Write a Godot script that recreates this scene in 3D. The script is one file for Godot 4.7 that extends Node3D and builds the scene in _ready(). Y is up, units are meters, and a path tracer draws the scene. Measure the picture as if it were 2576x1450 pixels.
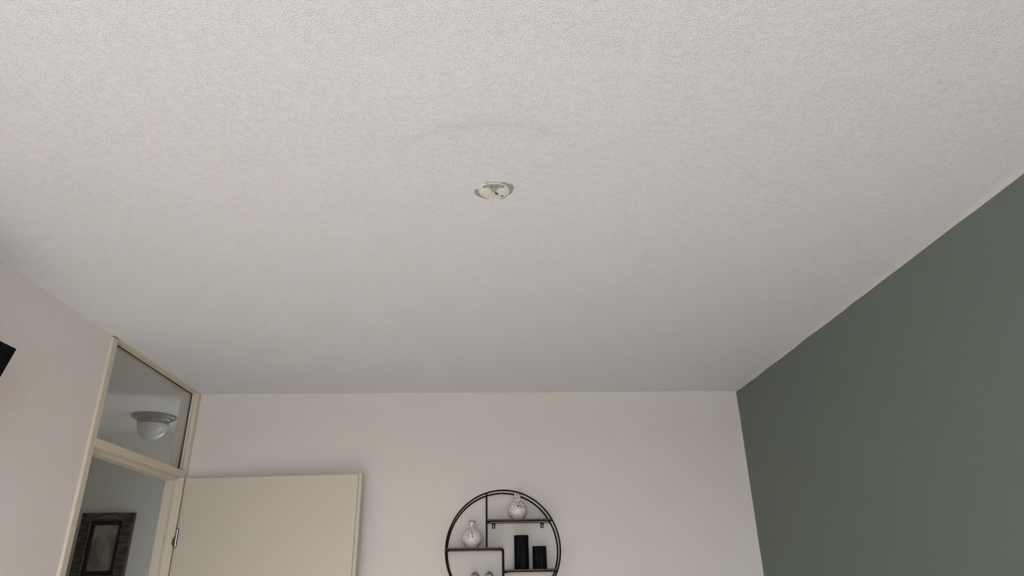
extends Node3D

const CEIL := 2.55       # ceiling height
const ROOM_W := 3.027    # room width
const ROOM_L := 6.3      # from the back wall to the window wall
const HALL_END := -1.0   # end wall of the hall beyond the doorway

var M := {}
var taken := {}

# ---------------------------------------------------------------- helpers
func numbered(called: String) -> String:
	if not taken.has(called):
		taken[called] = 0
		return called
	taken[called] += 1
	return "%s_%03d" % [called, taken[called]]

func tag(o: Node, label: String, category: String, group := "", kind := "") -> void:
	o.set_meta("label", label)
	o.set_meta("category", category)
	if group != "":
		o.set_meta("group", group)
	if kind != "":
		o.set_meta("kind", kind)

func thing(called: String, at: Vector3, label: String, category: String, group := "", kind := "") -> Node3D:
	var o := Node3D.new()
	o.name = numbered(called)
	add_child(o)
	o.position = at
	tag(o, label, category, group, kind)
	return o

func begin() -> SurfaceTool:
	var st := SurfaceTool.new()
	st.begin(Mesh.PRIMITIVE_TRIANGLES)
	return st

func build(st: SurfaceTool, called: String, m: Material, parent: Node) -> MeshInstance3D:
	var o := MeshInstance3D.new()
	o.name = called if parent != self else numbered(called)
	o.mesh = st.commit()
	o.material_override = m
	o.cast_shadow = GeometryInstance3D.SHADOW_CASTING_SETTING_ON
	parent.add_child(o, true)
	return o

# a flat convex face, turned to look along «outward»
func face(st: SurfaceTool, pts: Array, outward: Vector3) -> void:
	var n := Vector3.ZERO
	for i in pts.size():
		var a: Vector3 = pts[i]
		var b: Vector3 = pts[(i + 1) % pts.size()]
		n += a.cross(b)
	n = n.normalized()
	var p := pts.duplicate()
	if n.dot(outward) > 0.0:
		p.reverse()
	else:
		n = -n
	for i in range(1, p.size() - 1):
		for q in [p[0], p[i], p[i + 1]]:
			st.set_normal(n)
			st.set_uv(Vector2(q.x + q.z, q.y))
			st.add_vertex(q)

# a box with chamfered edges; turn may rotate it about its centre
func box(st: SurfaceTool, lo: Vector3, hi: Vector3, ch := 0.0, turn := Basis.IDENTITY, origin := Vector3.ZERO) -> void:
	var c := (lo + hi) * 0.5
	var h := (hi - lo) * 0.5
	var put := func(v: Vector3) -> Vector3: return origin + turn * (c + v)
	for ax in 3:
		var a1 := (ax + 1) % 3
		var a2 := (ax + 2) % 3
		for s in [-1.0, 1.0]:
			var q := []
			for k in [[-1, -1], [1, -1], [1, 1], [-1, 1]]:
				var v := Vector3.ZERO
				v[ax] = s * h[ax]
				v[a1] = k[0] * (h[a1] - ch)
				v[a2] = k[1] * (h[a2] - ch)
				q.append(put.call(v))
			var out := Vector3.ZERO
			out[ax] = s
			face(st, q, turn * out)
	if ch <= 0.0:
		return
	for ax in 3:
		var a1 := (ax + 1) % 3
		var a2 := (ax + 2) % 3
		for s1 in [-1.0, 1.0]:
			for s2 in [-1.0, 1.0]:
				var q := []
				for e in [[-1.0, 0], [1.0, 0], [1.0, 1], [-1.0, 1]]:
					var v := Vector3.ZERO
					v[ax] = e[0] * (h[ax] - ch)
					v[a1] = s1 * (h[a1] - (ch if e[1] == 1 else 0.0))
					v[a2] = s2 * (h[a2] - (0.0 if e[1] == 1 else ch))
					q.append(put.call(v))
				var out := Vector3.ZERO
				out[a1] = s1
				out[a2] = s2
				face(st, q, turn * out)
	for sx in [-1.0, 1.0]:
		for sy in [-1.0, 1.0]:
			for sz in [-1.0, 1.0]:
				face(st, [put.call(Vector3(sx * h.x, sy * (h.y - ch), sz * (h.z - ch))), put.call(Vector3(sx * (h.x - ch), sy * h.y, sz * (h.z - ch))), put.call(Vector3(sx * (h.x - ch), sy * (h.y - ch), sz * h.z))], turn * Vector3(sx, sy, sz))

# a polygon in (u, v) pushed along w from w0 to w1; axes gives the directions of u, v, w
func prism(st: SurfaceTool, poly: PackedVector2Array, w0: float, w1: float, axes: Basis, origin := Vector3.ZERO) -> void:
	var at := func(p: Vector2, w: float) -> Vector3: return origin + axes.x * p.x + axes.y * p.y + axes.z * w
	var tri := Geometry2D.triangulate_polygon(poly)
	for i in range(0, tri.size(), 3):
		face(st, [at.call(poly[tri[i]], w0), at.call(poly[tri[i + 1]], w0), at.call(poly[tri[i + 2]], w0)], -axes.z)
		face(st, [at.call(poly[tri[i]], w1), at.call(poly[tri[i + 1]], w1), at.call(poly[tri[i + 2]], w1)], axes.z)
	var area := 0.0
	for i in poly.size():
		area += poly[i].cross(poly[(i + 1) % poly.size()])
	for i in poly.size():
		var a := poly[i]
		var b := poly[(i + 1) % poly.size()]
		var d := b - a
		var n2 := Vector2(d.y, -d.x) * (1.0 if area > 0.0 else -1.0)
		face(st, [at.call(a, w0), at.call(b, w0), at.call(b, w1), at.call(a, w1)], axes.x * n2.x + axes.y * n2.y)

# a profile of (radius, height) turned about the y axis; u = 0.5 looks along +z
func lathe(st: SurfaceTool, prof: PackedVector2Array, seg := 40, origin := Vector3.ZERO, scale2 := Vector2.ONE) -> void:
	var total := 0.0
	var along := [0.0]
	for i in range(1, prof.size()):
		total += prof[i].distance_to(prof[i - 1])
		along.append(total)
	var normals := []
	for i in prof.size():
		var a := prof[max(i - 1, 0)]
		var b := prof[min(i + 1, prof.size() - 1)]
		var d := (b - a).normalized()
		normals.append(Vector2(d.y, -d.x))
	var vert := func(i: int, k: int) -> void:
		var t := TAU * k / seg
		var n: Vector2 = normals[i]
		st.set_normal(Vector3(-n.x * sin(t) / scale2.x, n.y, -n.x * cos(t) / scale2.y).normalized())
		st.set_uv(Vector2(float(k) / seg, 1.0 - along[i] / total))
		st.add_vertex(origin + Vector3(-prof[i].x * sin(t) * scale2.x, prof[i].y, -prof[i].x * cos(t) * scale2.y))
	for i in prof.size() - 1:
		for k in seg:
			for q in [[i, k], [i + 1, k], [i + 1, k + 1], [i, k], [i + 1, k + 1], [i, k + 1]]:
				vert.call(q[0], q[1])

func tube(st: SurfaceTool, path: PackedVector3Array, r: float, seg := 10, closed := false) -> void:
	var n := path.size()
	var rings := []
	var up := Vector3(0, 0, 1)
	for i in n:
		var a := path[(i - 1 + n) % n] if closed or i > 0 else path[0]
		var b := path[(i + 1) % n] if closed or i < n - 1 else path[n - 1]
		var t := (b - a).normalized()
		if absf(t.dot(up)) > 0.95:
			up = Vector3(1, 0, 0)
		var s := t.cross(up).normalized()
		var w := s.cross(t).normalized()
		var ring := []
		for k in seg:
			var g := TAU * k / seg
			ring.append(s * cos(g) + w * sin(g))
		rings.append(ring)
	for i in (n if closed else n - 1):
		var j := (i + 1) % n
		for k in seg:
			var l := (k + 1) % seg
			for q in [[i, k], [j, l], [j, k], [i, k], [i, l], [j, l]]:
				var d: Vector3 = rings[q[0]][q[1]]
				st.set_normal(d)
				st.set_uv(Vector2(float(q[1]) / seg, float(q[0]) / n))
				st.add_vertex(path[q[0]] + d * r)
	if not closed:
		for e in [0, n - 1]:
			var q := []
			for k in seg:
				q.append(path[e] + rings[e][k] * r)
			face(st, q, path[0] - path[1] if e == 0 else path[n - 1] - path[n - 2])

func ball(st: SurfaceTool, at: Vector3, r: Vector3, seg := 16, rows := 10) -> void:
	var prof := PackedVector2Array()
	for i in rows + 1:
		var g := -PI / 2 + PI * i / rows
		prof.append(Vector2(maxf(cos(g), 0.0) * r.x, sin(g) * r.y))
	lathe(st, prof, seg, at, Vector2(1.0, r.z / r.x))

# ---------------------------------------------------------------- materials
func mat(r: float, g: float, b: float, rough := 0.6, metal := 0.0) -> StandardMaterial3D:
	var m := StandardMaterial3D.new()
	m.albedo_color = Color(r, g, b).linear_to_srgb()   # given as linear reflectance
	m.roughness = rough
	m.metallic = metal
	return m

func stucco_height(side: int, grain: float, seed_: int, lo: float, hi: float) -> ImageTexture:
	var n := FastNoiseLite.new()
	n.seed = seed_
	n.noise_type = FastNoiseLite.TYPE_SIMPLEX
	n.frequency = grain
	n.fractal_octaves = 3
	var img := n.get_seamless_image(side, side)
	img.convert(Image.FORMAT_L8)
	var big := FastNoiseLite.new()
	big.seed = seed_ + 7
	big.frequency = grain * 0.22
	var cover := big.get_seamless_image(side, side)
	cover.convert(Image.FORMAT_L8)
	var a := img.get_data()
	var c := cover.get_data()
	for i in a.size():
		var v := smoothstep(lo, hi, a[i] / 255.0)
		var k := smoothstep(0.2, 0.62, c[i] / 255.0)
		a[i] = int(255.0 * clampf(v * (0.25 + 0.75 * k) + 0.12 * (a[i] / 255.0), 0.0, 1.0))
	var out := Image.create_from_data(side, side, false, Image.FORMAT_L8, a)
	out.generate_mipmaps()
	return ImageTexture.create_from_image(out)

func stuccoed(m: StandardMaterial3D, tex: Texture2D, metres: float, depth_cm: float) -> StandardMaterial3D:
	m.heightmap_enabled = true
	m.heightmap_texture = tex
	m.heightmap_scale = depth_cm
	m.uv1_triplanar = true
	m.uv1_world_triplanar = true
	m.uv1_scale = Vector3.ONE / metres
	return m

func grain_tex(w: int, h: int, dark: Color, light: Color, fx: float, fy: float, seed_: int, lo := 0.25, hi := 0.75) -> ImageTexture:
	var n := FastNoiseLite.new()
	n.seed = seed_
	n.fractal_octaves = 4
	var img := Image.create(w, h, false, Image.FORMAT_RGB8)
	for y in h:
		for x in w:
			var v := n.get_noise_2d(x * fx, y * fy) * 0.5 + 0.5
			img.set_pixel(x, y, dark.lerp(light, smoothstep(lo, hi, v)))
	return ImageTexture.create_from_image(img)

func make_materials() -> void:
	var coarse := stucco_height(1024, 0.125, 3, 0.46, 0.80)
	var fine := stucco_height(512, 0.09, 11, 0.3, 0.8)
	M.ceiling = stuccoed(mat(0.83, 0.836, 0.868, 0.85), coarse, 0.75, 0.1)
	M.wall_white = stuccoed(mat(0.74, 0.675, 0.615, 0.85), fine, 0.5, 0.026)
	M.wall_left = stuccoed(mat(0.88, 0.81, 0.77, 0.85), fine, 0.5, 0.026)
	M.wall_green = stuccoed(mat(0.156, 0.190, 0.160, 0.75), fine, 0.5, 0.025)
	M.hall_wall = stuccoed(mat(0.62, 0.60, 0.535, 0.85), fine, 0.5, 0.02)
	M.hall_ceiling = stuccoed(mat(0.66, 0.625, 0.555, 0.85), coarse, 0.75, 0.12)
	M.frame = mat(0.73, 0.65, 0.53, 0.42)
	M.door = mat(0.65, 0.585, 0.47, 0.38)
	M.gasket = mat(0.02, 0.02, 0.02, 0.7)
	M.chrome = mat(0.72, 0.72, 0.70, 0.22, 1.0)
	M.black_metal = mat(0.008, 0.0065, 0.007, 0.6)
	M.black_metal.metallic_specular = 0.3
	M.candle = mat(1, 1, 1, 0.7)
	M.candle.metallic_specular = 0.15
	M.candle.albedo_texture = grain_tex(128, 256, Color(0.075, 0.075, 0.088), Color(0.20, 0.20, 0.20), 9.0, 0.45, 5, 0.56, 0.95)
	M.wick = mat(0.05, 0.045, 0.04, 0.9)
	M.plastic = mat(0.77, 0.77, 0.76, 0.35)
	M.old_plaster = mat(0.76, 0.735, 0.67, 0.8)
	M.web = mat(0.44, 0.42, 0.375, 0.6)
	M.bare = mat(0.36, 0.35, 0.345, 0.9)
	M.black = mat(0.006, 0.006, 0.006, 0.8)
	M.tv = mat(0.005, 0.005, 0.006, 0.7)
	M.tv.metallic_specular = 0.2
	M.screen = mat(0.004, 0.004, 0.005, 0.6)
	M.screen.metallic_specular = 0.2
	M.lamp_grey = mat(0.022, 0.023, 0.021, 0.15)
	M.opal = mat(0.40, 0.415, 0.39, 0.06)
	M.white_gloss = mat(0.85, 0.84, 0.82, 0.2)
	M.wood = mat(1, 1, 1, 0.55)
	M.wood.albedo_texture = grain_tex(256, 64, Color(0.26, 0.175, 0.135), Color(0.42, 0.30, 0.235), 0.5, 3.0, 21)
	M.wood.uv1_scale = Vector3(3, 14, 1)
	M.raw_wood = mat(0.36, 0.31, 0.235, 0.7)
	M.rustic = mat(1, 1, 1, 0.75)
	M.rustic.albedo_texture = grain_tex(256, 256, Color(0.19, 0.165, 0.15), Color(0.33, 0.31, 0.28), 0.8, 3.0, 31, 0.3, 0.75)
	M.rustic.uv1_triplanar = true
	M.rustic.uv1_scale = Vector3(5, 5, 5)
	M.rust_edge = mat(0.085, 0.042, 0.030, 0.7)
	M.liner = mat(0.008, 0.0075, 0.008, 0.6)
	M.worn = mat(0.115, 0.107, 0.097, 0.8)
	M.aged_panel = mat(1, 1, 1, 0.5)
	M.aged_panel.albedo_texture = grain_tex(128, 192, Color(0.40, 0.375, 0.335), Color(0.56, 0.535, 0.48), 1.0, 0.55, 41, 0.28, 0.68)
	M.glass = StandardMaterial3D.new()
	M.glass.transparency = BaseMaterial3D.TRANSPARENCY_ALPHA
	M.glass.albedo_color = Color(0.5, 0.55, 0.53, 0.02)
	M.glass.roughness = 0.0
	M.floor_wood = mat(1, 1, 1, 0.5)
	M.floor_wood.albedo_texture = grain_tex(256, 256, Color(0.70, 0.665, 0.625), Color(0.82, 0.79, 0.745), 0.25, 3.0, 51)
	M.floor_wood.uv1_triplanar = true
	M.paving = mat(0.50, 0.49, 0.47, 0.9)
	M.eye_dark = mat(0.012, 0.010, 0.010, 0.35)
	M.figure_grey = mat(0.50, 0.48, 0.45, 0.5)
	M.figure_green = mat(0.19, 0.235, 0.20, 0.5)
	M.figure_dark = mat(0.055, 0.055, 0.048, 0.6)

func dotted_glaze(height: float, radius: float, prof: PackedVector2Array, dots: Array, cx: float, bottom: float, top: float, rpx: float, seed_: int, bands: Array) -> StandardMaterial3D:
	# off-white crackled glaze with small brown pierced marks; u around, v up the profile
	var w := 512
	var h := 512
	var img := Image.create(w, h, false, Image.FORMAT_RGB8)
	var n := FastNoiseLite.new()
	n.seed = seed_
	n.fractal_octaves = 3
	for y in h:
		for x in w:
			var v := n.get_noise_2d(x * 5.0, y * 5.0) * 0.5 + 0.5
			img.set_pixel(x, y, Color(0.835, 0.80, 0.775).lerp(Color(0.89, 0.86, 0.835), smoothstep(0.3, 0.7, v)))
	var total := 0.0
	var along := [0.0]
	for i in range(1, prof.size()):
		total += prof[i].distance_to(prof[i - 1])
		along.append(total)
	for b in bands:
		for x in w:
			var edge: float = b[1] * (0.8 + 0.4 * n.get_noise_2d(x * 2.0, 900.0))
			for y in range(int((1.0 - b[0] - edge) * h), int((1.0 - b[0]) * h)):
				if y >= 0 and y < h:
					img.set_pixel(x, y, Color(0.30, 0.23, 0.20))
	for d in dots:
		var hh: float = (bottom - d[1]) / (bottom - top) * height
		var v := 0.0
		var rr := radius
		for i in range(1, prof.size()):
			if prof[i].y >= hh and prof[i - 1].y <= hh and prof[i].x > 0.008:
				var f: float = (hh - prof[i - 1].y) / maxf(prof[i].y - prof[i - 1].y, 1e-6)
				v = lerpf(along[i - 1], along[i], f) / total
				rr = lerpf(prof[i - 1].x, prof[i].x, f)
				break
		var dx: float = clampf((d[0] - cx) / rpx * radius / rr, -0.97, 0.97)
		var u: float = 0.5 + asin(dx) / TAU
		var size: float = d[2] * 0.00078
		var ru := size / (TAU * rr) * w
		var rv := size * 1.25 / total * h
		var px := u * w
		var py := (1.0 - v) * h
		for y in range(int(py - rv) - 1, int(py + rv) + 2):
			for x in range(int(px - ru) - 1, int(px + ru) + 2):
				if y >= 0 and y < h and pow((x - px) / ru, 2) + pow((y - py) / rv, 2) <= 1.0:
					img.set_pixel(posmod(x, w), y, Color(0.21, 0.165, 0.15))
	var m := StandardMaterial3D.new()
	m.albedo_texture = ImageTexture.create_from_image(img)
	m.roughness = 0.16
	return m

# ---------------------------------------------------------------- build
func _ready() -> void:
	# camera
	var cam := Camera3D.new()
	cam.name = "camera"
	add_child(cam)
	cam.position = Vector3(1.5748, 1.55, 3.7834)
	cam.rotation = Vector3(0.41038, -0.04570, -0.01789)
	cam.fov = 45.8647
	cam.near = 0.05
	cam.far = 200.0
	cam.current = true

	# the sun behind the camera: it falls through the wide window onto the floor, and the floor lights the ceiling
	var sun := DirectionalLight3D.new()
	sun.name = "sun"
	add_child(sun)
	sun.rotation = Vector3(deg_to_rad(-25.0), deg_to_rad(9.0), 0)
	sun.light_color = Color(1.0, 0.965, 0.915)
	sun.light_energy = 6.0
	sun.light_angular_distance = 0.6
	sun.shadow_enabled = true

	# a bright sky: it enters through the room's and the hall's windows
	var sky_mat := ProceduralSkyMaterial.new()
	sky_mat.sky_top_color = Color(0.80, 0.87, 0.97)
	sky_mat.sky_horizon_color = Color(0.93, 0.95, 0.98)
	sky_mat.sky_curve = 0.2
	sky_mat.ground_horizon_color = Color(0.62, 0.62, 0.60)
	sky_mat.ground_bottom_color = Color(0.50, 0.49, 0.46)
	sky_mat.sky_energy_multiplier = 3.4
	sky_mat.ground_energy_multiplier = 2.0
	var sky := Sky.new()
	sky.sky_material = sky_mat
	var env := Environment.new()
	env.background_mode = Environment.BG_SKY
	env.sky = sky
	env.tonemap_mode = Environment.TONE_MAPPER_LINEAR
	env.tonemap_exposure = 0.815
	env.sdfgi_enabled = true
	env.ssao_enabled = true
	env.ssil_enabled = true
	var we := WorldEnvironment.new()
	we.name = "world_environment"
	we.environment = env
	add_child(we)

	make_materials()
	build_shell()
	build_doorway()
	build_hall()
	build_rose()
	build_shelf()
	build_television()

func slab(called: String, lo: Vector3, hi: Vector3, m: Material, label: String, category: String) -> MeshInstance3D:
	var st := begin()
	box(st, lo, hi)
	var o := build(st, called, m, self)
	tag(o, label, category, "", "structure")
	return o

func wall_with_hole(called: String, along_x: bool, at0: float, at1: float, a: Vector2, b: Vector2, h0: Vector2, h1: Vector2, m: Material, label: String) -> MeshInstance3D:
	# a wall as four blocks round an opening; a, b: its (along, y) corners; h0, h1: those of the opening
	var st := begin()
	for r in [[a, Vector2(h0.x, b.y)], [Vector2(h1.x, a.y), b], [Vector2(h0.x, a.y), Vector2(h1.x, h0.y)], [Vector2(h0.x, h1.y), Vector2(h1.x, b.y)]]:
		var p: Vector2 = r[0]
		var q: Vector2 = r[1]
		if q.x - p.x < 0.0005 or q.y - p.y < 0.0005:
			continue
		if along_x:
			box(st, Vector3(p.x, p.y, at0), Vector3(q.x, q.y, at1))
		else:
			box(st, Vector3(at0, p.y, p.x), Vector3(at1, q.y, q.x))
	var o := build(st, called, m, self)
	tag(o, label, "wall", "", "structure")
	return o

func build_shell() -> void:
	var w := ROOM_W
	var ceiling := slab("ceiling", Vector3(-0.05, CEIL, -0.05), Vector3(w + 0.15, CEIL + 0.2, ROOM_L + 0.15), M.ceiling, "white stuccoed ceiling with sprayed plaster grain", "ceiling")
	# the edge of a round plaster repair about the lamp point: a shallow swell with a soft inner edge, lost away from the window side
	var st := begin()
	var prof := []
	for q in [[0.285, 0.0], [0.292, 0.0], [0.298, 0.0005], [0.306, 0.0016], [0.314, 0.0027], [0.322, 0.0034], [0.332, 0.0037], [0.36, 0.0035], [0.42, 0.0026], [0.50, 0.0013], [0.58, 0.0003], [0.62, 0.0]]:
		prof.append(Vector2(q[0], q[1]))
	var swell := func(a: int, k: int) -> Vector3:
		var t := lerpf(-1.25, 1.25, k / 60.0)
		var q: Vector2 = prof[a]
		var amp := 1.0 - smoothstep(0.55, 1.2, absf(t))
		return Vector3(1.604 + q.x * sin(t), CEIL + 0.0002 - q.y * amp, 2.155 + q.x * cos(t))
	st.set_smooth_group(0)
	for a in prof.size() - 1:
		for k in 60:
			for q in [[a, k], [a + 1, k + 1], [a + 1, k], [a, k], [a, k + 1], [a + 1, k + 1]]:
				st.set_uv(Vector2(q[0], q[1]))
				st.add_vertex(swell.call(q[0], q[1]))
	st.generate_normals()
	build(st, "plaster_ring", M.ceiling, ceiling)
	# bare grey spots where an older, larger rose kept the paint off
	for poly in [
		[[-0.0525, 0.008], [-0.0545, -0.004], [-0.0525, -0.017], [-0.045, -0.028], [-0.032, -0.0385], [-0.015, -0.0435], [0.004, -0.0445], [0.004, -0.038], [-0.02, -0.034], [-0.036, -0.018], [-0.042, 0.006]],
		[[0.012, 0.040], [0.022, 0.0445], [0.034, 0.0435], [0.033, 0.037], [0.046, 0.035], [0.0535, 0.025], [0.0555, 0.012], [0.051, 0.004], [0.052, -0.004], [0.047, -0.016], [0.039, -0.022], [0.034, -0.015], [0.041, 0.006], [0.033, 0.026]],
		[[-0.026, 0.0395], [-0.018, 0.0435], [0.0, 0.0455], [0.014, 0.0445], [0.012, 0.038], [-0.012, 0.038], [-0.024, 0.032]],
		[[0.012, -0.0435], [0.026, -0.041], [0.035, -0.032], [0.040, -0.021], [0.034, -0.02], [0.022, -0.034], [0.010, -0.038]]]:
		st = begin()
		var pv := PackedVector2Array()
		for p in poly:
			pv.append(Vector2(p[0], p[1]))
		prism(st, pv, -0.002, 0.0007, Basis(Vector3(1, 0, 0), Vector3(0, 0, 1), Vector3(0, -1, 0)), Vector3(1.604, CEIL, 2.162))
		build(st, "bare_patch", M.bare, ceiling)

	slab("wall_back", Vector3(-0.085, 0, -0.1), Vector3(w + 0.15, CEIL + 0.1, 0), M.wall_white, "off-white plastered back wall behind the round shelf", "wall")
	var right := slab("wall_right", Vector3(w, 0, -0.1), Vector3(w + 0.15, CEIL + 0.1, ROOM_L + 0.15), M.wall_white, "side wall painted dark grey green up to the white ceiling", "wall")
	# the coat of green paint, brushed by hand close to the corner and the ceiling
	st = begin()
	var rng := RandomNumberGenerator.new()
	rng.seed = 5
	var edge := PackedVector2Array()
	var y := 0.0
	while y < CEIL - 0.012:
		edge.append(Vector2(0.006 + rng.randf_range(0.0, 0.007), y))
		y += 0.06
	var z := 0.01
	while z < ROOM_L:
		edge.append(Vector2(z, CEIL - 0.007 - rng.randf_range(0.0, 0.004)))
		z += 0.09
	edge.append(Vector2(ROOM_L, CEIL - 0.009))
	edge.append(Vector2(ROOM_L, 0.0))
	prism(st, edge, -0.004, 0.0012, Basis(Vector3(0, 0, 1), Vector3(0, 1, 0), Vector3(-1, 0, 0)), Vector3(w, 0, 0))
	build(st, "green_paint", M.wall_green, right).set_meta("label", "dark grey green paint")

	wall_with_hole("wall_left", false, -0.085, -0.006, Vector2(-0.05, 0), Vector2(ROOM_L + 0.15, CEIL + 0.1), Vector2(0.0, 0.0), Vector2(0.970, CEIL), M.wall_left, "off-white plastered left wall beside the doorway")
	slab("floor", Vector3(-1.9, -0.15, -1.2), Vector3(w + 0.15, 0, ROOM_L + 0.15), M.floor_wood, "light wooden floor of the room", "floor")
	slab("ground", Vector3(-30, -0.45, -30), Vector3(30, -0.16, 40), M.paving, "grey paved ground outside the window", "ground")

	# the window behind the camera that lights the room
	var wx0 := 0.25
	var wx1 := w - 0.25
	var wy0 := 0.55
	var wy1 := 2.40
	wall_with_hole("wall_front", true, ROOM_L, ROOM_L + 0.15, Vector2(-0.085, 0), Vector2(w + 0.15, CEIL + 0.1), Vector2(wx0, wy0), Vector2(wx1, wy1), M.wall_white, "off-white wall round the wide window")
	var win := thing("window_2", Vector3(w * 0.5, wy0, ROOM_L + 0.08), "wide white framed window behind the camera", "window", "", "structure")
	var x0 := wx0 - w * 0.5
	var x1 := wx1 - w * 0.5
	var hh := wy1 - wy0
	for r in [[x0, 0.0, x1, 0.06], [x0, hh - 0.06, x1, hh], [x0, 0.06, x0 + 0.06, hh - 0.06], [x1 - 0.06, 0.06, x1, hh - 0.06], [-0.04, 0.06, 0.04, hh - 0.06]]:
		st = begin()
		box(st, Vector3(r[0], r[1], -0.04), Vector3(r[2], r[3], 0.04), 0.004)
		build(st, "window_frame", M.frame, win)
	for r in [[x0 + 0.055, -0.035], [0.035, x1 - 0.055]]:
		st = begin()
		box(st, Vector3(r[0], 0.055, -0.003), Vector3(r[1], hh - 0.055, 0.003))
		build(st, "pane", M.glass, win)

func build_doorway() -> void:
	# frame of the doorway with a glazed light over the door; its face stands at x = 0.005
	var fx := 0.005
	var bk := -0.085
	var zr := 0.038      # near edge of the stile beside the back wall
	var zl := 0.940      # inner edge of the stile on the other side
	var zo := 0.980
	var rail0 := 2.092
	var rail1 := 2.124
	var gx := -0.033
	var fr := thing("trim_1", Vector3(0, 0, 0), "cream painted door frame reaching up to the ceiling", "door frame", "", "structure")
	var plan := Basis(Vector3(1, 0, 0), Vector3(0, 0, 1), Vector3(0, 1, 0))
	var st := begin()
	# stile in the corner: rebated below the rail for the door, grooved above it for the glass
	prism(st, PackedVector2Array([Vector2(bk, 0.001), Vector2(fx, 0.001), Vector2(fx, zr - 0.002), Vector2(fx - 0.002, zr), Vector2(-0.034, zr), Vector2(-0.034, zr + 0.005), Vector2(-0.037, zr + 0.005), Vector2(-0.040, zr + 0.001), Vector2(-0.043, zr + 0.012), Vector2(bk, zr + 0.012)]), 0.0, rail0, plan)
	build(st, "stile", M.frame, fr)
	st = begin()
	prism(st, PackedVector2Array([Vector2(bk, 0.001), Vector2(fx, 0.001), Vector2(fx, zr - 0.002), Vector2(fx - 0.002, zr), Vector2(-0.013, zr), Vector2(-0.0135, zr - 0.004), Vector2(-0.0155, zr - 0.004), Vector2(-0.016, zr + 0.004), Vector2(gx + 0.004, zr + 0.004), Vector2(gx + 0.004, zr - 0.006), Vector2(gx - 0.004, zr - 0.006), Vector2(gx - 0.004, zr + 0.004), Vector2(bk, zr + 0.004)]), rail0, CEIL, plan)
	build(st, "stile", M.frame, fr)
	st = begin()
	prism(st, PackedVector2Array([Vector2(bk, zo), Vector2(fx - 0.003, zo), Vector2(fx, zo - 0.003), Vector2(fx, zl + 0.002), Vector2(fx - 0.002, zl), Vector2(bk, zl)]), 0.0, CEIL - 0.008, plan)
	build(st, "stile", M.frame, fr)
	# rail between door and light, seen from below with its door rebate; section in (x, y) along z
	var sec := Basis(Vector3(1, 0, 0), Vector3(0, 1, 0), Vector3(0, 0, 1))
	st = begin()
	prism(st, PackedVector2Array([Vector2(bk, rail1), Vector2(fx, rail1), Vector2(fx + 0.002, rail1 - 0.002), Vector2(fx + 0.002, rail0 + 0.003), Vector2(fx - 0.001, rail0), Vector2(-0.028, rail0), Vector2(-0.028, rail0 - 0.006), Vector2(-0.033, rail0 - 0.006), Vector2(-0.036, rail0 - 0.016), Vector2(bk, rail0 - 0.016)]), zr - 0.002, zl + 0.001, sec)
	build(st, "transom_rail", M.frame, fr)
	st = begin()
	prism(st, PackedVector2Array([Vector2(-0.042, CEIL), Vector2(fx, CEIL), Vector2(fx, CEIL - 0.006), Vector2(fx - 0.012, CEIL - 0.006), Vector2(fx - 0.012, CEIL - 0.009), Vector2(-0.042, CEIL - 0.009)]), zr - 0.002, zl + 0.001, sec)
	build(st, "top_rail", M.frame, fr)
	st = begin()
	lathe(st, PackedVector2Array([Vector2(0, 0.0012), Vector2(0.0035, 0.0010), Vector2(0.0048, 0.0002), Vector2(0.0048, -0.001)]), 18)
	var plug := build(st, "screw_plug", M.frame, fr)
	plug.position = Vector3(-0.0143, 1.8117, zr + 0.0002)
	plug.rotation.x = PI / 2
	var win := thing("window_1", Vector3(gx, rail1, (zr + zl) * 0.5), "clear glass light over the doorway", "window", "", "structure")
	var hz := (zl - zr) * 0.5
	var gh := CEIL - 0.009 - rail1
	st = begin()
	box(st, Vector3(-0.002, -0.003, -hz - 0.003), Vector3(0.002, gh + 0.003, hz + 0.003))
	build(st, "pane", M.glass, win)
	for r in [[0.0, gh - 0.0035, -hz, gh, hz], [0.0, 0.0, -hz, 0.002, hz], [0.0, 0.0, -hz + 0.004, gh, -hz + 0.0065]]:
		st = begin()
		box(st, Vector3(0.002, r[1], r[2]), Vector3(0.0055, r[3], r[4]))
		build(st, "gasket", M.gasket, win)

	# door leaf, opened until it stands almost parallel to the back wall
	var a := Vector3(0.027, 0, 0.052)
	var b := Vector3(0.928, 0, 0.133)
	var dir := (b - a).normalized()
	var back := Vector3(dir.z, 0, -dir.x)         # away from the camera, towards the wall
	var turn := Basis(dir, Vector3.UP, -back)
	var door := thing("door_1", a, "cream flush door standing open in front of the back wall", "door", "", "structure")
	door.basis = turn
	var width := a.distance_to(b)
	st = begin()
	box(st, Vector3(0, 0.01, -0.014), Vector3(width, 2.087, 0), 0.0015)
	build(st, "leaf", M.door, door)
	st = begin()
	box(st, Vector3(-0.0185, 0.006, -0.040), Vector3(width + 0.0155, 2.0940, -0.0145), 0.0015)
	build(st, "rebated_lip", M.door, door)
	for hy in [1.79, 0.25]:
		var hinge := Node3D.new()
		hinge.name = "hinge"
		door.add_child(hinge, true)
		hinge.position = Vector3(-0.0075, hy, -0.004)
		st = begin()
		tube(st, PackedVector3Array([Vector3(0, -0.04, 0), Vector3(0, 0.0, 0), Vector3(0, 0.045, 0)]), 0.0055, 14)
		build(st, "knuckle", M.chrome, hinge)
		st = begin()
		box(st, Vector3(-0.0065, -0.0425, -0.0065), Vector3(0.0065, -0.040, 0.0065), 0.001)
		box(st, Vector3(-0.0065, 0.045, -0.0065), Vector3(0.0065, 0.0475, 0.0065), 0.001)
		box(st, Vector3(0.004, -0.040, -0.004), Vector3(0.0075, 0.045, 0.005), 0.0005)
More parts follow.
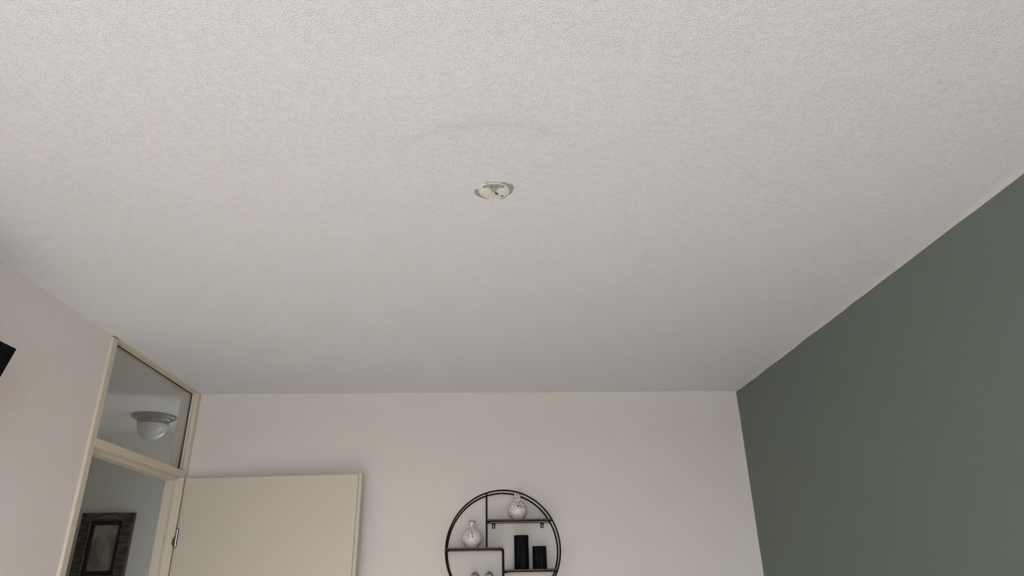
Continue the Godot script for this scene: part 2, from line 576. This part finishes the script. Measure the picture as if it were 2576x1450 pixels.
		build(st, "hinge_edge", M.black_metal, hinge)
		st = begin()
		prism(st, PackedVector2Array([Vector2(-0.005, 0.020), Vector2(-0.005, -0.038), Vector2(-0.014, -0.034), Vector2(-0.020, -0.026), Vector2(-0.020, 0.0)]), -0.002, 0.0015, Basis.IDENTITY)
		build(st, "hinge_arm", M.chrome, hinge)

func build_hall() -> void:
	# what is seen through the doorway: a hall that runs on behind the back wall, with windows of its own
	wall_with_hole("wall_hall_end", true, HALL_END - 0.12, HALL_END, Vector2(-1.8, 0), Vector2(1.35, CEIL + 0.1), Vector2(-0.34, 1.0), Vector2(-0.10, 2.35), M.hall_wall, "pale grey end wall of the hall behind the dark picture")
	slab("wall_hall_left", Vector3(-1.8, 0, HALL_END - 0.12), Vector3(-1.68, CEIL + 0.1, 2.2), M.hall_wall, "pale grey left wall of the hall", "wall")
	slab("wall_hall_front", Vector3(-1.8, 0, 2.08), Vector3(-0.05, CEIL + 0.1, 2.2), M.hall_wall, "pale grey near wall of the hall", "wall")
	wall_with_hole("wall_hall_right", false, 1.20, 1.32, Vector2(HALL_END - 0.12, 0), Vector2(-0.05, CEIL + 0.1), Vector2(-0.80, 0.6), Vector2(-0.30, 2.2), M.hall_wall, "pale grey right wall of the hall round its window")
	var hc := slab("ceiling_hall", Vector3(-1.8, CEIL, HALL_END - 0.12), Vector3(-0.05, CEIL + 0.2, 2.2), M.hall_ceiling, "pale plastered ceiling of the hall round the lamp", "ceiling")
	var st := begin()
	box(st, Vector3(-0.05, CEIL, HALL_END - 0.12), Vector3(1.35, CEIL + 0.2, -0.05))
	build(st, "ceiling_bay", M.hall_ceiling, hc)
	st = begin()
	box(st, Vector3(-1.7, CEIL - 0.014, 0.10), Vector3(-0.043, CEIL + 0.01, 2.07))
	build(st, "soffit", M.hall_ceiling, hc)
	# two windows that the back wall hides, seen only as light and as glints on the lamp
	for k in [["window_3", Vector3(1.26, 0.6, -0.55), 0.25, 1.60, PI / 2, "white framed window in the right wall of the hall"], ["window_4", Vector3(-0.22, 1.0, HALL_END - 0.06), 0.12, 1.35, 0.0, "narrow white framed window in the end wall of the hall"]]:
		var win := thing(k[0], k[1], k[5], "window", "", "structure")
		win.rotation.y = k[4]
		var hx: float = k[2]
		var hy: float = k[3]
		for r in [[-hx, 0.0, hx, 0.04], [-hx, hy - 0.04, hx, hy], [-hx, 0.04, -hx + 0.04, hy - 0.04], [hx - 0.04, 0.04, hx, hy - 0.04]]:
			st = begin()
			box(st, Vector3(r[0], r[1], -0.03), Vector3(r[2], r[3], 0.03), 0.003)
			build(st, "window_frame", M.frame, win)
		st = begin()
		box(st, Vector3(-hx + 0.035, 0.035, -0.003), Vector3(hx - 0.035, hy - 0.035, 0.003))
		build(st, "pane", M.glass, win)

	# ceiling lamp
	var lamp := thing("ceiling_lamp", Vector3(-0.478, CEIL, -0.520), "grey ceiling lamp with an opal glass globe in the hall", "lamp")
	st = begin()
	lathe(st, PackedVector2Array([Vector2(0.080, -0.0535), Vector2(0.0885, -0.0550), Vector2(0.0905, -0.0530), Vector2(0.0910, -0.044), Vector2(0.0925, -0.037), Vector2(0.0960, -0.031), Vector2(0.1020, -0.0265), Vector2(0.1110, -0.0230), Vector2(0.1200, -0.0190), Vector2(0.1265, -0.0140), Vector2(0.1290, -0.0085), Vector2(0.1295, -0.0005), Vector2(0.06, 0.0)]), 64)
	build(st, "lamp_base", M.lamp_grey, lamp)
	st = begin()
	var prof := PackedVector2Array()
	for i in 17:
		var t := PI / 2 * i / 16.0
		prof.append(Vector2(0.0875 * sin(t), -0.056 - 0.096 * cos(t)))
	prof.append(Vector2(0.0865, -0.050))
	lathe(st, prof, 56)
	build(st, "lamp_globe", M.opal, lamp)

	# framed picture on the end wall
	var pic := thing("picture_frame", Vector3(-0.8655, 1.808, HALL_END), "dark rustic wooden frame with a dull blank panel in the hall", "picture frame")
	var hw := 0.163
	var hh := 0.210
	var fw := 0.055
	var fv := 0.040
	for s in [[-1, 0], [1, 0], [0, 1], [0, -1]]:
		st = begin()
		var o := Vector2(hw, hh)
		var i := Vector2(hw - fw, hh - fv)
		var q: PackedVector2Array
		if s[0] != 0:
			q = PackedVector2Array([Vector2(s[0] * o.x, -o.y), Vector2(s[0] * o.x, o.y), Vector2(s[0] * i.x, i.y), Vector2(s[0] * i.x, -i.y)])
		else:
			q = PackedVector2Array([Vector2(-o.x, s[1] * o.y), Vector2(o.x, s[1] * o.y), Vector2(i.x, s[1] * i.y), Vector2(-i.x, s[1] * i.y)])
		prism(st, q, 0.0, 0.030, Basis.IDENTITY)
		build(st, "frame_side", M.rustic, pic)
	# inner bead, raised outer edge
	for k in [[hw - fw, hh - fv, 0.006, 0.034, "bead", M.rustic], [hw + 0.004, hh + 0.002, 0.007, 0.024, "outer_edge", M.rust_edge], [hw - fw - 0.006, hh - fv - 0.006, 0.026, 0.017, "liner", M.liner]]:
		var ox: float = k[0]
		var oy: float = k[1]
		var t: float = k[2]
		st = begin()
		box(st, Vector3(-ox, -oy, 0.001), Vector3(-ox + t, oy, k[3]), 0.001)
		box(st, Vector3(ox - t, -oy, 0.001), Vector3(ox, oy, k[3]), 0.001)
		box(st, Vector3(-ox + t, oy - t, 0.001), Vector3(ox - t, oy, k[3]), 0.001)
		box(st, Vector3(-ox + t, -oy, 0.001), Vector3(ox - t, -oy + t, k[3]), 0.001)
		build(st, k[4], k[5], pic)
	# the worn pale patch on the top side
	st = begin()
	prism(st, PackedVector2Array([Vector2(-0.085, hh - 0.036), Vector2(-0.06, hh - 0.024), Vector2(-0.025, hh - 0.012), Vector2(0.055, hh - 0.010), Vector2(0.072, hh - 0.024), Vector2(0.08, hh - 0.036)]), 0.029, 0.0306, Basis.IDENTITY)
	build(st, "worn_patch", M.worn, pic)
	st = begin()
	var px := hw - fw - 0.032
	var py := hh - fv - 0.032
	st.set_normal(Vector3(0, 0, 1))
	for v in [[-1, -1], [-1, 1], [1, 1], [-1, -1], [1, 1], [1, -1]]:
		st.set_normal(Vector3(0, 0, 1))
		st.set_uv(Vector2(v[0] * 0.5 + 0.5, 0.5 - v[1] * 0.5))
		st.add_vertex(Vector3(v[0] * px, v[1] * py, 0.010))
	box(st, Vector3(-px, -py, 0.001), Vector3(px, py, 0.0095))
	build(st, "panel", M.aged_panel, pic)

func build_rose() -> void:
	# the lamp point in the ceiling: a worn round cap with screws and a gap, its lamp taken down
	var r := thing("ceiling_rose", Vector3(1.604, CEIL, 2.162), "small round white lamp outlet cap with screws in the ceiling", "ceiling rose")
	var down := Basis(Vector3(1, 0, 0), Vector3(0, 0, 1), Vector3(0, -1, 0))
	var st := begin()
	lathe(st, PackedVector2Array([Vector2(0.0, -0.0012), Vector2(0.036, -0.0012), Vector2(0.0395, -0.0014), Vector2(0.0408, -0.0022), Vector2(0.0418, -0.0022), Vector2(0.0425, -0.0014), Vector2(0.0428, 0.0)]), 48)
	build(st, "cap", M.plastic, r)
	# the sunken dull web between the two lobes
	st = begin()
	prism(st, PackedVector2Array([Vector2(-0.032, 0.0195), Vector2(-0.024, 0.0305), Vector2(-0.010, 0.0365), Vector2(0.012, 0.0365), Vector2(0.026, 0.0290), Vector2(0.030, 0.0215), Vector2(0.010, 0.006), Vector2(0.004, -0.006), Vector2(-0.004, -0.006), Vector2(-0.009, 0.006)]), 0.0, 0.0021, down)
	build(st, "terminal_bridge", M.web, r)
	for s in [[-0.0225, -0.004, 0.0170, 0.0235], [0.0220, -0.002, 0.0170, 0.0225]]:
		st = begin()
		ball(st, Vector3(s[0], -0.0008, s[1]), Vector3(s[2], 0.0036, s[3]), 32, 12)
		build(st, "lobe", M.plastic, r)
	for p in [[-0.0068, 0.0270, 0.0052], [0.0048, 0.0270, 0.0052], [-0.0265, 0.0265, 0.0034], [0.0228, -0.0225, 0.0044], [0.0225, 0.0240, 0.0026]]:
		var screw := Node3D.new()
		screw.name = "screw"
		r.add_child(screw, true)
		screw.position = Vector3(p[0], -0.0026, p[1])
		var q: float = p[2]
		st = begin()
		lathe(st, PackedVector2Array([Vector2(q * 0.52, 0.0006), Vector2(q * 0.60, -0.0008), Vector2(q * 0.9, -0.0010), Vector2(q, -0.0004), Vector2(q, 0.0012)]), 20)
		build(st, "socket", M.bare, screw)
		st = begin()
		lathe(st, PackedVector2Array([Vector2(0, -0.0010), Vector2(q * 0.40, -0.0008), Vector2(q * 0.54, 0.0), Vector2(q * 0.54, 0.0012)]), 16)
		build(st, "head", M.chrome, screw)
		st = begin()
		box(st, Vector3(-q * 0.52, -0.0013, -q * 0.11), Vector3(q * 0.52, -0.0006, q * 0.11), 0.0, Basis(Vector3.UP, 1.1 + p[0] * 40.0))
		build(st, "slot", M.black, screw)
	st = begin()
	prism(st, PackedVector2Array([Vector2(0.0030, -0.0030), Vector2(0.0060, -0.0050), Vector2(0.0125, -0.0100), Vector2(0.0125, -0.0125), Vector2(0.0060, -0.0120), Vector2(0.0030, -0.0085)]), 0.0, 0.0040, down)
	build(st, "cable_gap", M.black, r)
	# crumbled plaster left on the cap
	for p in [[-0.011, -0.019, 0.0060, 0.0032, 0.0065], [-0.002, -0.020, 0.0050, 0.0036, 0.0075], [0.007, -0.023, 0.0065, 0.0032, 0.0060], [-0.006, -0.029, 0.0085, 0.0028, 0.0055], [0.006, -0.031, 0.0080, 0.0028, 0.0050], [-0.003, -0.010, 0.0036, 0.0030, 0.0050]]:
		st = begin()
		var rim := PackedVector2Array()
		var rng := RandomNumberGenerator.new()
		rng.seed = int(p[0] * 1000.0) + 77
		for k in 9:
			var g := TAU * k / 9.0
			var f := rng.randf_range(0.75, 1.15)
			rim.append(Vector2(p[0] + cos(g) * p[2] * f, p[1] + sin(g) * p[4] * f))
		prism(st, rim, 0.0005, p[3], down)
		build(st, "plaster_lump", M.old_plaster, r)

func build_shelf() -> void:
	var cx := 1.674
	var cy := 1.7095
	var R := 0.2868
	var zf := 0.134
	var zb := 0.0045
	var tr := 0.0042
	var sh := thing("round_wall_shelf", Vector3(cx, cy, 0), "round black wire wall shelf with brown wooden boards", "wall shelf")
	for z in [zf, zb]:
		var path := PackedVector3Array()
		for k in 96:
			path.append(Vector3(sin(TAU * k / 96.0) * R, cos(TAU * k / 96.0) * R, z))
		var st := begin()
		tube(st, path, tr, 10, true)
		build(st, "ring", M.black_metal, sh)
	# boards: [y of the middle, x0, x1]
	var boards := [[1.8485, 1.5915, cx + 0.250], [1.7150, cx - 0.286, 1.676], [1.6105, 1.675, cx + 0.270], [1.512, cx - 0.206, 1.675]]
	for b in boards:
		var y: float = b[0] - cy
		var x0: float = b[1] - cx
		var x1: float = b[2] - cx
		var st := begin()
		box(st, Vector3(x0 + 0.003, y - 0.0005, 0.006), Vector3(x1 - 0.003, y + 0.0065, zf + 0.002), 0.0008)
		build(st, "board", M.wood, sh)
		st = begin()
		box(st, Vector3(x0 + 0.006, y - 0.0028, 0.010), Vector3(x1 - 0.006, y - 0.0006, zf - 0.005))
		build(st, "underside", M.raw_wood, sh)
		st = begin()
		box(st, Vector3(x0, y - 0.0060, zf - 0.0045), Vector3(x1, y - 0.0004, zf + 0.003), 0.001)
		box(st, Vector3(x0, y - 0.0045, 0.001), Vector3(x1, y - 0.0006, 0.006), 0.001)
		for e in [x0 + 0.001, x1 - 0.007]:
			box(st, Vector3(e, y - 0.0060, 0.005), Vector3(e + 0.006, y - 0.0036, zf - 0.002), 0.0006)
		build(st, "board_frame", M.black_metal, sh)
		for e in [[x0 + 0.004, 1.0], [x1 - 0.004, -1.0]]:
			st = begin()
			prism(st, PackedVector2Array([Vector2(e[0], y - 0.0055), Vector2(e[0] + e[1] * 0.016, y - 0.0055), Vector2(e[0] + e[1] * 0.013, y - 0.0095), Vector2(e[0] + e[1] * 0.006, y - 0.0105), Vector2(e[0], y - 0.0075)]), zf - 0.014, zf - 0.006, Basis.IDENTITY)
			build(st, "clip", M.black_metal, sh)
	# uprights, one in front and one at the wall each
	for u in [[1.5915, 1.7215, 1.983], [1.675, 1.4255, 1.711]]:
		for z in [zf, zb]:
			var st := begin()
			tube(st, PackedVector3Array([Vector3(u[0] - cx, u[1] - cy, z), Vector3(u[0] - cx, (u[1] + u[2]) * 0.5 - cy, z), Vector3(u[0] - cx, u[2] - cy, z)]), tr, 10)
			build(st, "upright", M.black_metal, sh)
	# hanging tabs with keyholes under the top board
	for x in [1.629, 1.8835]:
		var st := begin()
		for s in [-1.0, 1.0]:
			var pts := PackedVector2Array([Vector2(0, 0.012), Vector2(s * 0.0085, 0.012), Vector2(s * 0.0085, -0.0125), Vector2(s * 0.0075, -0.0135), Vector2(0, -0.0135), Vector2(0, -0.0095)])
			for k in 5:
				var g := -PI / 2 + (PI * 0.78) * (k + 1) / 5.0
				pts.append(Vector2(s * 0.0042 * cos(g), -0.0053 + 0.0042 * sin(g)))
			pts.append(Vector2(s * 0.0017, 0.0052))
			pts.append(Vector2(s * 0.0010, 0.0062))
			pts.append(Vector2(0, 0.0064))
			prism(st, pts, 0.0015, 0.0035, Basis.IDENTITY, Vector3(x - cx, 1.8325 - cy, 0))
		build(st, "hanging_tab", M.black_metal, sh)

	var st2 := begin()
	lathe(st2, PackedVector2Array([Vector2(0.0, 0.0065), Vector2(0.0025, 0.006), Vector2(0.0045, 0.004), Vector2(0.005, 0.0025), Vector2(0.002, 0.002), Vector2(0.002, -0.004)]), 16)
	var nail := build(st2, "wall_nail", M.white_gloss, self)
	nail.position = Vector3(1.670, 1.9895, 0.009)
	nail.rotation.x = PI / 2
	tag(nail, "white round nail head under the top of the round shelf", "nail")

	# vases
	var p1 := PackedVector2Array([Vector2(0, 0), Vector2(0.026, 0.0), Vector2(0.029, 0.001)])
	for i in range(1, 16):
		var t := lerpf(-0.93, 1.25, i / 15.0)
		p1.append(Vector2(0.0525 * cos(t), 0.0480 + 0.0490 * sin(t)))
	for q in [[0.0145, 0.0965], [0.0138, 0.103], [0.0138, 0.115], [0.0150, 0.123], [0.0172, 0.129], [0.0170, 0.1312], [0.0150, 0.1312], [0.0125, 0.126], [0.0120, 0.105]]:
		p1.append(Vector2(q[0], q[1]))
	var d1 := []
	for q in [[455, 705, 2], [455, 738, 3], [442, 787, 3], [452, 822, 3], [497, 705, 2], [500, 742, 4], [508, 778, 4], [510, 820, 4.5], [385, 858, 3], [355, 885, 2.5], [392, 908, 3], [362, 915, 3], [403, 935, 3.5], [655, 880, 3], [635, 912, 3], [612, 940, 3], [590, 965, 3.5], [430, 972, 3], [512, 615, 2.5], [508, 645, 3], [535, 580, 3], [462, 585, 2.5], [380, 955, 2.5]]:
		d1.append(q)
	var v1 := thing("ceramic_vase", Vector3(1.516, 1.7215, 0.070), "round white ceramic vase with dotted stripes on the left shelf board", "vase", "dotted vases on the round shelf")
	var s1 := begin()
	lathe(s1, p1, 48)
	build(s1, "vase_body", dotted_glaze(0.1312, 0.0525, p1, d1, 500, 985, 555, 160, 61, [[0.845, 0.018]]), v1)
	var p2 := PackedVector2Array([Vector2(0, 0), Vector2(0.027, 0.0), Vector2(0.030, 0.001)])
	for i in range(1, 16):
		var t := lerpf(-0.93, 1.25, i / 15.0)
		p2.append(Vector2(0.0510 * cos(t), 0.0470 + 0.0480 * sin(t)))
	for q in [[0.0150, 0.0955], [0.0142, 0.101], [0.0145, 0.112], [0.0165, 0.121], [0.0185, 0.1275], [0.0180, 0.1300], [0.0155, 0.1298], [0.0125, 0.122], [0.0120, 0.105]]:
		p2.append(Vector2(q[0], q[1]))
	var d2 := []
	for q in [[260, 185, 4], [268, 125, 4], [312, 125, 3.5], [245, 170, 3], [278, 165, 3.5], [240, 268, 3], [260, 258, 3], [298, 250, 4], [290, 275, 3.5], [240, 295, 2.5], [275, 315, 6], [310, 310, 3.5], [328, 335, 4.5], [350, 270, 3.5], [375, 265, 3.5], [370, 310, 4], [378, 340, 4.5], [400, 310, 3.5], [155, 425, 3], [165, 468, 4], [180, 490, 4], [198, 512, 3.5], [400, 400, 3.5], [392, 432, 4], [387, 465, 4], [360, 492, 5], [380, 505, 4], [420, 455, 3], [405, 355, 3], [150, 290, 2], [395, 370, 2.5]]:
		d2.append(q)
	var v2 := thing("ceramic_vase", Vector3(1.754, 1.8550, 0.070), "round white ceramic vase with clustered dark spots on the top shelf board", "vase", "dotted vases on the round shelf")
	var s2 := begin()
	lathe(s2, p2, 48)
	build(s2, "vase_body", dotted_glaze(0.130, 0.0510, p2, d2, 275, 525, 108, 155, 67, []), v2)

	# candles
	for c in [[1.769, 0.0370, 0.162, "tall black pillar candle on the lower right shelf board"], [1.8605, 0.0356, 0.1085, "short black pillar candle beside the taller one"]]:
		var cn := thing("pillar_candle", Vector3(c[0], 1.6170, 0.070), c[3], "candle", "black candles on the round shelf")
		var r: float = c[1]
		var h: float = c[2]
		var s3 := begin()
		lathe(s3, PackedVector2Array([Vector2(0, 0), Vector2(r - 0.001, 0), Vector2(r, 0.001), Vector2(r, h * 0.5), Vector2(r - 0.0005, h - 0.002), Vector2(r - 0.002, h), Vector2(r - 0.006, h), Vector2(r - 0.012, h - 0.004), Vector2(0, h - 0.009)]), 48)
		build(s3, "wax", M.candle, cn)
		s3 = begin()
		tube(s3, PackedVector3Array([Vector3(0, h - 0.010, 0), Vector3(0.0002, h - 0.006, 0), Vector3(0.001, h - 0.001, 0)]), 0.0012, 8)
		build(s3, "wick", M.wick, cn)

	# two small egg-shaped figures whose heads just rise into the picture
	for f in [[1.5325, 0.0925, 0.25, "small grey egg-shaped figure with dark glasses, nearer the shelf's left rim"], [1.6055, 0.0935, -0.75, "small grey egg-shaped figure with dark glasses, beside the black upright"]]:
		var fg := thing("egg_figurine", Vector3(f[0], 1.5185, 0.070), f[3], "figurine", "egg figures on the round shelf")
		var h: float = f[1]
		var prof := PackedVector2Array()
		var cap := PackedVector2Array()
		for i in 25:
			var a := -PI / 2 + PI * i / 24.0
			var q := Vector2(0.0245 * cos(a) * (1.0 - 0.10 * sin(a)), h * (0.5 + 0.5 * sin(a)))
			prof.append(q)
			if a >= 0.72:
				cap.append(Vector2(q.x + 0.0006, q.y + 0.0006))
		cap[cap.size() - 1].x = 0.0
		var s4 := begin()
		lathe(s4, prof, 32)
		build(s4, "body", M.figure_grey, fg)
		s4 = begin()
		lathe(s4, cap, 32)
		build(s4, "head_cap", M.figure_green, fg)
		var g := Node3D.new()
		g.name = "glasses"
		fg.add_child(g, true)
		g.position = Vector3(0, h - 0.0150, 0)
		g.rotation.y = f[2]
		for e in [-0.0075, 0.0065]:
			s4 = begin()
			ball(s4, Vector3(e, 0, 0.0145), Vector3(0.0036, 0.0032, 0.003), 14, 8)
			build(s4, "lens", M.eye_dark, g)
		s4 = begin()
		var arc := PackedVector3Array()
		for k in 17:
			var t := lerpf(-1.6, 1.6, k / 16.0)
			arc.append(Vector3(sin(t) * 0.0170, 0.0015, cos(t) * 0.0165))
		tube(s4, arc, 0.0010, 8)
		build(s4, "glasses_frame", M.eye_dark, g)
		s4 = begin()
		ball(s4, Vector3(0, -0.006, 0.0195), Vector3(0.003, 0.003, 0.006), 12, 8)
		build(s4, "nose", M.figure_grey, g)
		for s in [-1.0, 1.0]:
			s4 = begin()
			ball(s4, Vector3(s * 0.0195, -0.022, 0.0), Vector3(0.0045, 0.020, 0.010), 12, 10)
			build(s4, "side_hair", M.figure_dark, g)

func build_television() -> void:
	# only its far upper corner enters the picture; it leans forward from the left wall
	var tilt := 0.262
	var w := 0.74
	var h := 0.43
	var top := Vector3(0.153, 2.232, 1.75)       # far upper front corner
	var tv := thing("television", Vector3.ZERO, "black flat screen tilted forward on the left wall", "television")
	var along := Vector3(0, 0, 1)
	var upv := Vector3(sin(tilt), cos(tilt), 0)
	var out := Vector3(cos(tilt), -sin(tilt), 0)
	var c := top + along * (w * 0.5) - upv * (h * 0.5)
	tv.transform = Transform3D(Basis(-along, upv, out), c)
	var st := begin()
	box(st, Vector3(-w * 0.5, -h * 0.5, -0.028), Vector3(w * 0.5, h * 0.5, -0.001), 0.002)
	build(st, "casing", M.tv, tv)
	st = begin()
	box(st, Vector3(-w * 0.5 + 0.012, -h * 0.5 + 0.014, -0.002), Vector3(w * 0.5 - 0.012, h * 0.5 - 0.012, -0.0004))
	build(st, "screen", M.screen, tv)
	for t in [[-1.0, 0.0], [1.0, 0.0], [0.0, 1.0], [0.0, -1.0]]:
		st = begin()
		if t[0] != 0.0:
			box(st, Vector3(t[0] * (w * 0.5 - 0.006) - 0.006, -h * 0.5, -0.002), Vector3(t[0] * (w * 0.5 - 0.006) + 0.006, h * 0.5, 0.001), 0.0006)
		else:
			box(st, Vector3(-w * 0.5 + 0.012, t[1] * (h * 0.5 - 0.006) - 0.006, -0.002), Vector3(w * 0.5 - 0.012, t[1] * (h * 0.5 - 0.006) + 0.006, 0.001), 0.0006)
		build(st, "bezel", M.tv, tv)
	# bracket from the back of the screen to the wall
	var local := tv.transform.affine_inverse()
	for z in [-0.12, 0.12]:
		st = begin()
		tube(st, PackedVector3Array([local * Vector3(-0.006, c.y, c.z + z), local * Vector3(0.03, c.y, c.z + z), Vector3(-z, 0.0, -0.026)]), 0.012, 10)
		build(st, "wall_bracket", M.black_metal, tv)
